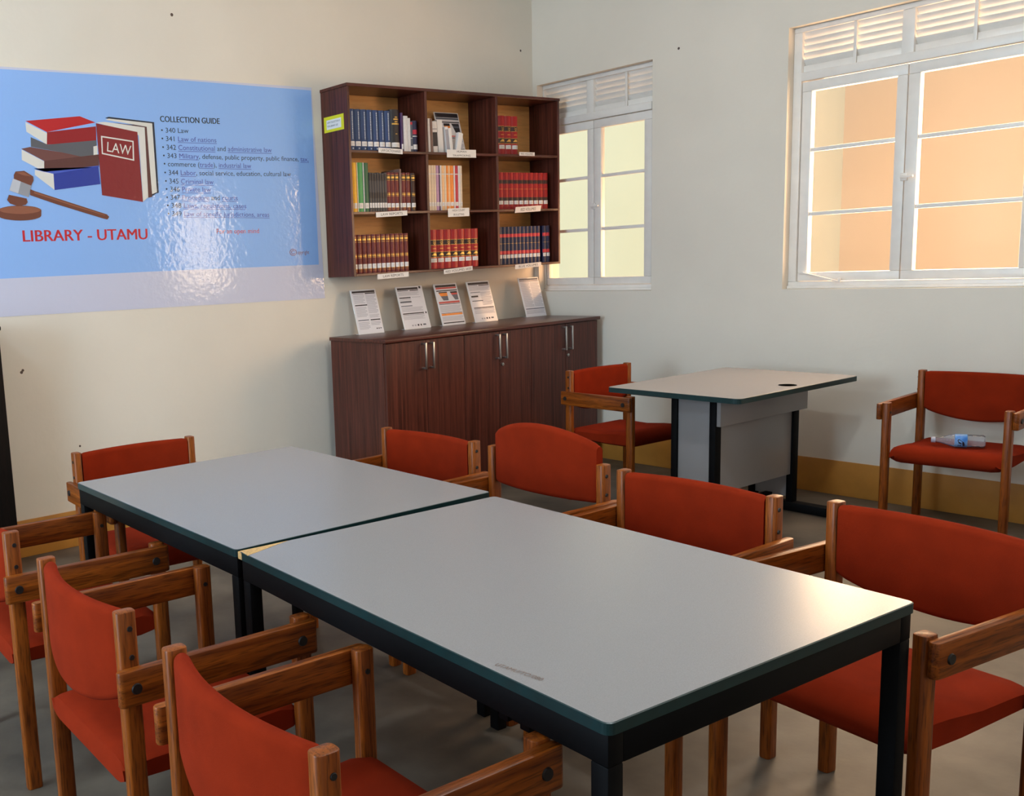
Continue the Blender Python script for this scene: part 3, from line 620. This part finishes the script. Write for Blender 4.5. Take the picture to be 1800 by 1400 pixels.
def pages_mesh(w_, h, d, thin):
    t = 0.0030 if not thin else 0.0009; e = 0.004 if not thin else 0.0005
    return MB().box((-w_/2+t, -d/2+w_*0.25+t, e), (w_/2-t, d/2-e, h-e), M_PAGE).mesh('pages')
def strip(m, w_, d, bulge, z0, z1, k, mt, lift=0.0006, x0=-1, x1=1):
    n = 6; bu = w_*bulge; V = []
    for i in range(n+1):
        a = (x0+(x1-x0)*i/n)*k; V += [(a*w_/2, -d/2+bu*a*a-lift, z0), (a*w_/2, -d/2+bu*a*a-lift, z1)]
    m.add(V, [(2*i, 2*i+2, 2*i+3, 2*i+1) for i in range(n)], mt, True)
ORD = ['first', 'second', 'third', 'fourth', 'fifth', 'sixth', 'seventh', 'eighth', 'ninth', 'tenth', 'eleventh', 'twelfth', 'thirteenth']
def book(x, zb, w_, h, cover, label, group, d=0.175, bands=(), white=None, stamp=None, yfront=-0.212, tilt=0.0, thin=False, bulge=0.22, yaw=0.0, cat='book', name='book'):
    root = empty(name, (x, yfront+d/2, zb+.0006)); root.rotation_euler = (0, R(tilt), R(yaw)); tag(root, label, cat, group)
    wi = w_-0.0012
    part(book_mesh(wi, h, d, cover, bands, bulge, thin, stamp), 'cover', root); part(pages_mesh(wi, h, d, thin), 'pages', root)
    if white:
        m = MB(); strip(m, wi, d, bulge, white[0], white[1], 0.86, M_PAPER)
        zz = (white[0]+white[1])/2
        for q in (-.004, .003): strip(m, wi, d, bulge, zz+q-.0008, zz+q+.0008, 0.5, M_FINE, .0009)
        m.obj('spine_label', root, fix=False)
    return root
def run(x0, ws): # running x centres
    o = []; x = x0
    for w_ in ws: o.append((x+w_/2, w_)); x += w_
    return o
def st_navy(m, w_, d, b, h):
    rr = random.Random(3); z = 0.08*h+.05
    while z < 0.95*h:
        l = rr.uniform(.003, .011); strip(m, w_, d, b, z, min(z+l, .95*h), 1, M_LETW, .0006, -.12, .14); z += l+.0022
    strip(m, w_, d, b, .012, .020, 1, M_LETW, .0006, -.22, .22)
def st_gold(m, w_, d, b, h, zs, k=.7):
    for z0, z1 in zs: strip(m, w_, d, b, z0*h, z1*h, k, M_GOLD)
def st_red(m, w_, d, b, h):
    for z in (.735, .61, .30, .43): strip(m, w_, d, b, z*h-.0012, z*h+.0012, 1.0, M_GOLD)
    for z0, s in ((.62, .05), (.665, .045)):
        bu = w_*b; V = []
        for a, z in ((-.45, z0+s), (.45, z0+s), (0.0, z0)): V.append((a*w_/2, -d/2+bu*a*a-.0011, z*h))
        m.add(V, [(0, 1, 2)][:1], M_GOLD)
    strip(m, w_, d, b, .512*h, .524*h, .5, M_GOLD)
    for k in range(5): strip(m, w_, d, b, (.34+.012*k)*h, (.352+.012*k)*h, .7-.1*k, M_GOLD, .0008)
def st_bl(m, w_, d, b, h):
    for z0, z1, k in ((.81, .83, .28), (.755, .785, .5), (.70, .725, .3), (.645, .68, .75), (.42, .435, .2)): strip(m, w_, d, b, z0*h, z1*h, k, M_GOLD)
def st_mar(m, w_, d, b, h): st_gold(m, w_, d, b, h, [(.93, .94), (.80, .81), (.845, .90), (.40, .41), (.47, .48), (.43, .455), (.10, .11), (.06, .065)], .8)
def st_line(m, w_, d, b, h): st_gold(m, w_, d, b, h, [(.55, .556)], .9)
RB = [(.61, .735, M_DKB), (.30, .43, M_DKB)]
y7 = 'navy law dictionaries'
for i, (x, w_) in enumerate(run(-1.864, [.0475]*7)):
    book(x, S1Z, w_, .247, M_NAVY, f'{ORD[i]} from left of the seven tall navy volumes in the top left compartment', y7, white=(.030, .058), stamp=st_navy)
book(-1.4905, S1Z, .078, .258, M_BLK, 'thick black dictionary with gold title beside the navy volumes, top left compartment', None, white=(.030, .058), stamp=st_bl)
book(-1.441, S1Z, .019, .240, M_PUR, 'slim plum-coloured book right of the thick black dictionary', None, white=(.02, .05), thin=True)
book(-1.412, S1Z, .036, .222, M_WHB, 'taller off-white paperback between the plum book and another white one', None, thin=True, bulge=.05)
book(-1.384, S1Z, .020, .210, M_WHB, 'shorter off-white paperback next to the slate book, top left compartment', None, thin=True, bulge=.05)
book(-1.363, S1Z, .020, .190, M_SLT, 'slate grey small book with red top band in the top left compartment', None, bands=[(.90, .98, M_REDD), (.45, .47, M_WHB)], white=(.02, .04), thin=True)
book(-1.331, S1Z, .042, .195, M_NAVYD, 'small navy book with crimson patch, rightmost in the top left compartment', None, bands=[(.58, .72, M_PNK), (.50, .53, M_WHB)], white=(.02, .05))
# human trafficking compartment
bk = [(-1.262, .012, .212, M_PCH, 'peach'), (-1.247, .014, .215, M_WHB, 'white'), (-1.231, .014, .214, M_BRN, 'brown'), (-1.213, .018, .215, M_WHB, 'white'), (-1.192, .018, .214, M_BRN, 'dull brown')]
labs = ['thin peach-edged booklet against the left side of the top middle compartment', 'thin white booklet, first white one from left in the top middle compartment', 'brown booklet between two white ones in the top middle compartment', 'white booklet between two brown ones in the top middle compartment', 'dull brown booklet beside the dark-striped pamphlet, top middle compartment']
for (x, w_, h, c_, _), lb_ in zip(bk, labs): book(x, S1Z, w_, h, c_, lb_, 'thin booklets in the top middle compartment', thin=True, bulge=.05, d=.16, tilt=-1)
book(-1.160, S1Z, .040, .198, M_WHB, 'white pamphlet with a black striped front in the top middle compartment', None, bands=[(.22, .66, M_PRINT), (.74, .78, M_FINE)], thin=True, bulge=.03, d=.15, tilt=-2)
book(-1.112, S1Z, .046, .208, M_PAPER, 'tall white leaflet box leaning left of the poster, top middle compartment', None, thin=True, bulge=.03, d=.12, tilt=-3)
for i, (x, w_, h, tl, y_, lb_) in enumerate([(-1.055, .026, .168, -5, -.218, 'striped white leaflet leaning in front of the poster, left of its two neighbours'), (-1.025, .026, .160, -6, -.220, 'white leaflet in the middle of three leaning before the shelf poster'), (-.975, .040, .135, 14, -.222, 'low white leaflet leaning to the right in front of the shelf poster')]):
    book(x, S1Z, w_, h, M_PAPER, lb_, 'white leaflets before the shelf poster', thin=True, bulge=.02, d=.03, yfront=y_, tilt=tl, bands=[(.1, .9, M_FINE)] if i == 0 else (), name='leaflet', cat='leaflet')
S6 = [(.04, .96, .02, .12, 'k'), (.05, .12, .04, .10, 'g'), (.04, .96, .13, .17, 's'), (.04, .96, .22, .245, 'k'), (.30, .55, .26, .32, 'k'), (.31, .55, .32, .38, 'p', .01, 0), (.34, .55, .38, .52, 's', .06, 0), (.62, .93, .26, .32, 'k', .04, 0), (.66, .93, .32, .36, 's', .02, 0), (.68, .93, .36, .52, 'k', .08, 0), (.40, .96, .545, .575, 'o'), (.40, .96, .59, .61, 'k')]+lines_(.1, .96, .63, .84, 6)+[(.1, .96, .86, .88, 'k'), (.1, .96, .90, .925, 'o')]
make_stand(-1.045, -0.150, 0, 0.222, 'black and grey funnel poster on a stand inside the top middle compartment', S6, zbase=S1Z+.0006, tilt=15, grp=None).name = 'poster_stand'
# red volumes, top right
for i, (x, w_) in enumerate(run(-.636, [.0632]*4)):
    book(x, S1Z, w_, .258, M_REDB, f'{ORD[i]} from left of the four scarlet volumes in the top right compartment', 'scarlet volumes in the top right compartment', bands=RB, white=(.04, .066), stamp=st_red)
# middle left
mlg = 'law reports in the middle left compartment'
for x, w_, h, c_, lb_ in [(-1.888, .010, .298, M_CHA, 'thin charcoal report against the left side of the middle left compartment'), (-1.866, .032, .298, M_YLB, 'wide amber-yellow report, left one of the two yellow ones'), (-1.836, .026, .297, M_YLB, 'narrower amber-yellow report, next to the cream spine'), (-1.818, .009, .297, M_CRM, 'thin cream report between yellow and green ones'), (-1.793, .040, .297, M_GRN, 'mid green report beside the thin cream one'), (-1.768, .009, .297, M_WHB, 'thin white report between the two green ones'), (-1.746, .034, .296, M_DGR, 'bottle green report, right of the mid green one')]:
    book(x, S2Z, w_, h, c_, lb_, mlg, white=(.022, .055), thin=True, bulge=.1)
for i, (x, w_) in enumerate(run(-1.727, [.0205]*7)):
    book(x, S2Z, w_, .238-.002*(i % 3), M_CHA, f'{ORD[i]} from left of the seven thin charcoal reports in the middle left compartment', 'thin charcoal law reports', white=(.025, .055), thin=True, bulge=.12, bands=[(.80, .97, M_BLK), (.35, .5, M_BLK)])
for i, (x, w_) in enumerate(run(-1.582, [.034]*3)):
    book(x, S2Z, w_, .240, M_MAR, f'{ORD[i]} of the three maroon gilt volumes right of the charcoal reports', 'maroon law reports, middle left', white=(.025, .052), stamp=st_mar, bands=[(.80, .94, M_DKB)])
book(-1.470, S2Z, .016, .262, M_BRN, 'slim pinkish brown volume standing taller amid the maroon gilt ones', None, thin=True, bulge=.1, white=(.025, .052))
for i, (x, w_) in enumerate(run(-1.460, [.040, .038])):
    book(x, S2Z, w_, .240, M_MAR, ('left' if i == 0 else 'right')+' maroon gilt volume of the pair right of the slim brown one', 'maroon law reports, middle left', white=(.025, .052), stamp=st_mar, bands=[(.80, .94, M_DKB)])
book(-1.359, S2Z, .040, .238, M_DKB, 'dark brown gilt volume, last on the right in the middle left compartment', None, white=(.025, .052), stamp=st_mar)
# high court bulletins, centre
seq = [(M_CRM, .024, 'cream'), (M_CRM, .022, 'cream'), (M_CRM, .020, 'cream'), (M_LIL, .024, 'lilac'), (M_PUR, .010, 'plum'), (M_WHB, .014, 'white'), (M_PCH, .022, 'peach'), (M_CRM, .018, 'cream'), (M_ORG, .016, 'orange'), (M_PCH, .016, 'peach'), (M_ORG, .032, 'orange'), (M_WHB, .012, 'white'), (M_PNK, .026, 'crimson'), (M_WHB, .020, 'white'), (M_CRM, .014, 'cream')]
nm = ['cream bulletin at the far left of the centre compartment', 'second cream bulletin from left in the centre compartment', 'third cream bulletin from left, beside the lilac one', 'lilac bulletin in the centre compartment', 'thin plum bulletin right of the lilac one', 'thin white bulletin between plum and peach ones', 'peach bulletin right of the first white one, centre compartment', 'cream bulletin between peach and narrow orange ones', 'narrow orange bulletin in the centre compartment', 'narrow peach bulletin between the two orange ones', 'wide bright orange bulletin in the centre compartment', 'thin white bulletin between wide orange and crimson ones', 'crimson bulletin in the centre compartment', 'white bulletin right of the crimson one', 'cream bulletin, last on the right in the centre compartment']
for (x, w_), (c_, _, _n), lb_ in zip(run(-1.234, [s[1]*1.04 for s in seq]), seq, nm):
    book(x, S2Z, w_, .288, c_, lb_, 'court bulletins in the centre compartment', white=(.030, .055), thin=True, bulge=.1, bands=[(.80, .82, M_WHB)])
# red volumes, middle right
for i, (x, w_) in enumerate(run(-.636, [.0502]*11)):
    book(x, S2Z, w_, .249, M_REDB, f'{ORD[i]} from left of the eleven red volumes in the middle right compartment', 'red volumes in the middle right compartment', bands=[(.70, .80, M_DKB), (.24, .33, M_DKB)], white=(.035, .060), stamp=st_line)
# bottom row
for i, (x, w_) in enumerate(run(-1.872, [.0382]*12)):
    book(x, S3Z, w_, .236, M_MAR, f'{ORD[i]} from left of the twelve maroon gilt law reports in the bottom left compartment', 'maroon law reports in the bottom left compartment', white=(.028, .056), stamp=st_mar, bulge=.3)
for i, (x, w_) in enumerate(run(-1.226, [.0630]*7)):
    book(x, S3Z, w_, .252, M_REDB, f'{ORD[i]} from left of the seven scarlet gilt volumes in the bottom middle compartment', 'scarlet volumes in the bottom middle compartment', bands=RB, white=(.042, .068), stamp=st_red)
BBN = [(.72, .81, M_REDD), (.27, .36, M_REDD)]
for i, (x, w_) in enumerate(run(-.636, [.0385]*12)):
    book(x, S3Z, w_, .256, M_NAVYD, f'{ORD[i]} from left of the twelve dark blue red-banded volumes packed together, bottom right compartment', 'dark blue red-banded volumes', bands=BBN, white=(.042, .066), stamp=st_line)
for i, (x, w_) in enumerate(run(-.148, [.0385]*2)):
    book(x, S3Z, w_, .256, M_NAVYD, ('left' if i == 0 else 'right')+' one of the two dark blue volumes standing apart beyond a gap, bottom right compartment', 'dark blue red-banded volumes', bands=BBN, white=(.042, .066), stamp=st_line)

# ------------------------------------------------------------------ banner
BAN_POLYS=[
 ('blue',[(-3.97,2.515),(-3.078,2.52),(-1.984,2.51),(-1.983,1.46),(-3.162,1.471),(-4.073,1.475)]),
 ('red',[(-3.806,2.264),(-3.507,2.299),(-3.42,2.27),(-3.696,2.212)]),
 ('darkred',[(-3.696,2.212),(-3.419,2.25),(-3.423,2.173),(-3.702,2.149)]),
 ('page',[(-3.807,2.258),(-3.696,2.207),(-3.702,2.149),(-3.806,2.211)]),
 ('grey',[(-3.786,2.184),(-3.697,2.149),(-3.422,2.178),(-3.425,2.083),(-3.447,2.079),(-3.623,2.111),(-3.789,2.136)]),
 ('page',[(-3.443,2.145),(-3.419,2.151),(-3.423,2.083),(-3.447,2.077)]),
 ('brown',[(-3.842,2.125),(-3.794,2.135),(-3.623,2.111),(-3.447,2.079),(-3.725,2.066)]),
 ('darkbrown',[(-3.725,2.066),(-3.414,2.105),(-3.42,2.039),(-3.73,2.012)]),
 ('page',[(-3.84,2.121),(-3.725,2.064),(-3.73,2.012),(-3.844,2.069)]),
 ('blue2',[(-3.784,2.027),(-3.73,2.011),(-3.423,2.046),(-3.418,2.039),(-3.68,2.0)]),
 ('navy',[(-3.68,2.001),(-3.423,2.043),(-3.42,1.949),(-3.682,1.918)]),
 ('page',[(-3.779,2.021),(-3.68,2.001),(-3.682,1.919),(-3.782,1.995)]),
 ('ink',[(-3.363,2.295),(-3.341,2.302),(-3.071,2.284),(-3.072,1.903),(-3.086,1.9),(-3.115,1.885),(-3.141,1.875),(-3.133,2.252)]),
 ('page',[(-3.362,2.286),(-3.342,2.293),(-3.083,2.277),(-3.083,1.906),(-3.114,1.895),(-3.119,2.258)]),
 ('darkbrown',[(-3.322,2.273),(-3.118,2.258),(-3.115,1.88),(-3.139,1.876),(-3.136,2.247)]),
 ('page',[(-3.417,2.27),(-3.365,2.275),(-3.131,2.254),(-3.139,1.878),(-3.173,1.855),(-3.171,2.211)]),
 ('crimson',[(-3.418,2.266),(-3.177,2.228),(-3.174,1.853),(-3.415,1.891)]),
 ('page',[(-3.395,2.202),(-3.204,2.18),(-3.209,2.074),(-3.398,2.107)]),
 ('crimson',[(-3.388,2.194),(-3.212,2.174),(-3.217,2.082),(-3.391,2.113)]),
 ('gavel',[(-3.767,1.788),(-3.77,1.783),(-3.777,1.779),(-3.788,1.775),(-3.802,1.771),(-3.82,1.768),(-3.84,1.766),(-3.861,1.765),(-3.883,1.765),(-3.905,1.766),(-3.926,1.768),(-3.945,1.771),(-3.962,1.774),(-3.975,1.778),(-3.985,1.782),(-3.991,1.787),(-3.993,1.792),(-3.99,1.818),(-3.987,1.822),(-3.981,1.827),(-3.97,1.831),(-3.956,1.834),(-3.939,1.837),(-3.919,1.839),(-3.898,1.84),(-3.876,1.841),(-3.854,1.84),(-3.833,1.838),(-3.814,1.836),(-3.797,1.833),(-3.783,1.829),(-3.772,1.824),(-3.766,1.82),(-3.764,1.815)]),
 ('gavellight',[(-3.768,1.817),(-3.772,1.812),(-3.78,1.808),(-3.794,1.805),(-3.812,1.802),(-3.833,1.8),(-3.856,1.798),(-3.88,1.798),(-3.904,1.799),(-3.927,1.801),(-3.947,1.804),(-3.964,1.807),(-3.976,1.811),(-3.984,1.815),(-3.986,1.819),(-3.983,1.824),(-3.975,1.828),(-3.962,1.831),(-3.944,1.834),(-3.924,1.836),(-3.901,1.838),(-3.877,1.838),(-3.852,1.837),(-3.829,1.835),(-3.809,1.833),(-3.791,1.829),(-3.779,1.826),(-3.771,1.821)]),
 ('gavel',[(-3.814,1.923),(-3.793,1.914),(-3.396,1.789),(-3.384,1.776),(-3.395,1.762),(-3.418,1.767),(-3.679,1.846),(-3.817,1.893)]),
 ('gavellight',[(-3.793,1.91),(-3.575,1.839),(-3.407,1.787),(-3.408,1.783),(-3.575,1.832),(-3.796,1.902)]),
 ('gavel',[(-3.894,1.994),(-3.883,2.011),(-3.837,2.015),(-3.792,1.987),(-3.792,1.967),(-3.807,1.94),(-3.896,1.97)]),
 ('gavellight',[(-3.881,2.006),(-3.84,2.009),(-3.803,1.987),(-3.847,1.993)]),
 ('silver',[(-3.9,1.976),(-3.806,1.94),(-3.826,1.882),(-3.925,1.916)]),
 ('silverlight',[(-3.9,1.976),(-3.86,1.961),(-3.88,1.901),(-3.925,1.916)]),
 ('gavel',[(-3.929,1.895),(-3.838,1.876),(-3.834,1.857),(-3.845,1.844),(-3.887,1.837),(-3.927,1.851),(-3.941,1.869)]),
]
BAN_TEXT=[
 ('title',[('COLLECTION GUIDE', 0)],(-3.033, 2.288),(-2.646, 2.289),0.031),
 ('list',[('• 340 Law', 0)],(-3.032, 2.23),(-2.856, 2.232),0.026),
 ('list',[('• 341 ', 0), ('Law of nations', 1)],(-3.033, 2.185),(-2.675, 2.185),0.026),
 ('list',[('• 342 ', 0), ('Constitutional', 1), (' and ', 0), ('administrative law', 1)],(-3.032, 2.138),(-2.296, 2.137),0.027),
 ('list',[('• 343 ', 0), ('Military', 1), (', defense, public property, public finance, ', 0), ('tax,', 1)],(-3.031, 2.093),(-2.025, 2.088),0.026),
 ('list',[('• commerce (', 0), ('trade', 1), ('), ', 0), ('industrial law', 1)],(-3.03, 2.048),(-2.448, 2.043),0.027),
 ('list',[('• 344 ', 0), ('Labor', 1), (', social service, education, cultural law', 0)],(-3.03, 2.0),(-2.164, 1.998),0.027),
 ('list',[('• 345 ', 0), ('Criminal law', 1)],(-3.029, 1.954),(-2.713, 1.949),0.027),
 ('list',[('• 346 ', 0), ('Private law', 1)],(-3.028, 1.91),(-2.733, 1.906),0.027),
 ('list',[('• 347 ', 0), ('Procedure', 1), (' and ', 0), ('courts', 1)],(-3.028, 1.865),(-2.553, 1.858),0.027),
 ('list',[('• 348 ', 0), ('Laws, regulations, cases', 1)],(-3.028, 1.82),(-2.496, 1.811),0.027),
 ('list',[('• 349 ', 0), ('Law of specific jurisdictions, areas', 1)],(-3.026, 1.775),(-2.336, 1.759),0.026),
 ('slogan',[('For an open mind', 0)],(-2.714, 1.669),(-2.415, 1.665),0.027),
 ('big',[('LIBRARY - UTAMU', 0)],(-3.881, 1.658),(-3.156, 1.65),0.057),
 ('plate',[('LAW', 0)],(-3.372, 2.122),(-3.227, 2.103),0.05),
 ('copy',[('©', 0)],(-2.203, 1.523),(-2.15, 1.521),0.039),
 ('copy',[('opyright', 0)],(-2.144, 1.53),(-2.055, 1.528),0.023),
]

root = empty('banner', (-3.1, -0.0005, 1.9)); tag(root, 'large glossy pale blue library banner with printed law books, left of the wall bookcase', 'banner')
def bp(p, k): return (p[0]+3.1, -0.0012-k*0.00022, p[1]-1.9)
XLb = -4.40
mb = MB(); s = [(XLb, 2.524), (-1.979, 2.527), (-1.946, 1.248), (XLb, 1.286)]
mb.add([bp(p, 0) for p in s]+[(p[0]+3.1, 0.0, p[1]-1.9) for p in s], [(3, 2, 1, 0), (4, 5, 6, 7), (0, 1, 5, 4), (1, 2, 6, 5), (2, 3, 7, 6), (3, 0, 4, 7)], BAN['sheet']); sheet = mb.obj('sheet', root)
groups = {}
for i, (c_, p) in enumerate(BAN_POLYS):
    if c_ == 'blue': p = [(XLb, 2.508)]+[q for q in p if q[0] > -3.9]+[(XLb, 1.476)]; nm_, lay = 'blue_field', 1
    else: nm_ = 'gavel_picture' if (c_.startswith('gavel') or c_.startswith('silver')) else 'law_books_picture'; lay = 2+i*.5
    g = groups.setdefault(nm_, MB()); V = [bp(q, lay) for q in p]
    ar = sum(p[k][0]*p[(k+1) % len(p)][1]-p[(k+1) % len(p)][0]*p[k][1] for k in range(len(p)))
    g.add(V, [tuple(range(len(V))) if ar > 0 else tuple(range(len(V)-1, -1, -1))], BAN[c_])
for k, g in groups.items(): g.obj(k, root, fix=False)
NMS = dict(title='heading', list='collection_list', slogan='slogan', big='library_title', plate='law_books_title', copy='copyright_mark'); tg = {}
for k, segs, p, q, ch in BAN_TEXT:
    g = tg.setdefault(k, MB()); lay = 16 if k == 'plate' else 3
    put_text(g, segs, p, q, ch, Vector((3.1, -0.0012-lay*.00022, -1.9)), Vector((1, 0, 0)), Vector((0, 0, 1)), [BAN[k], BAN['link']], 0.022 if k in ('title', 'big') else 0.0, underline=(k == 'list'))
for k, g in tg.items(): g.obj(NMS[k], root, fix=False)

# ------------------------------------------------------------------ dark cabinet at the left edge
root = empty('dark_cabinet', (-4.435, -0.014, 0)); tag(root, 'nearly black wooden cabinet at the left photo edge, against the banner wall', 'cabinet')
MB().box((-0.30, -0.26, 0.04), (0.293, 0, 1.225), M_DARKW, .004).obj('body', root)
MB().box((-0.312, -0.275, 1.225), (0.306, 0, 1.25), M_DARKW, .008).obj('top', root)
MB().box((-0.29, -0.24, 0), (0.285, -0.01, 0.04), M_DARKW, .003).obj('plinth', root)
MB().box((-0.29, -0.275, 0.08), (0.293, -0.2605, 1.21), M_DARKW, .004).obj('door', root)
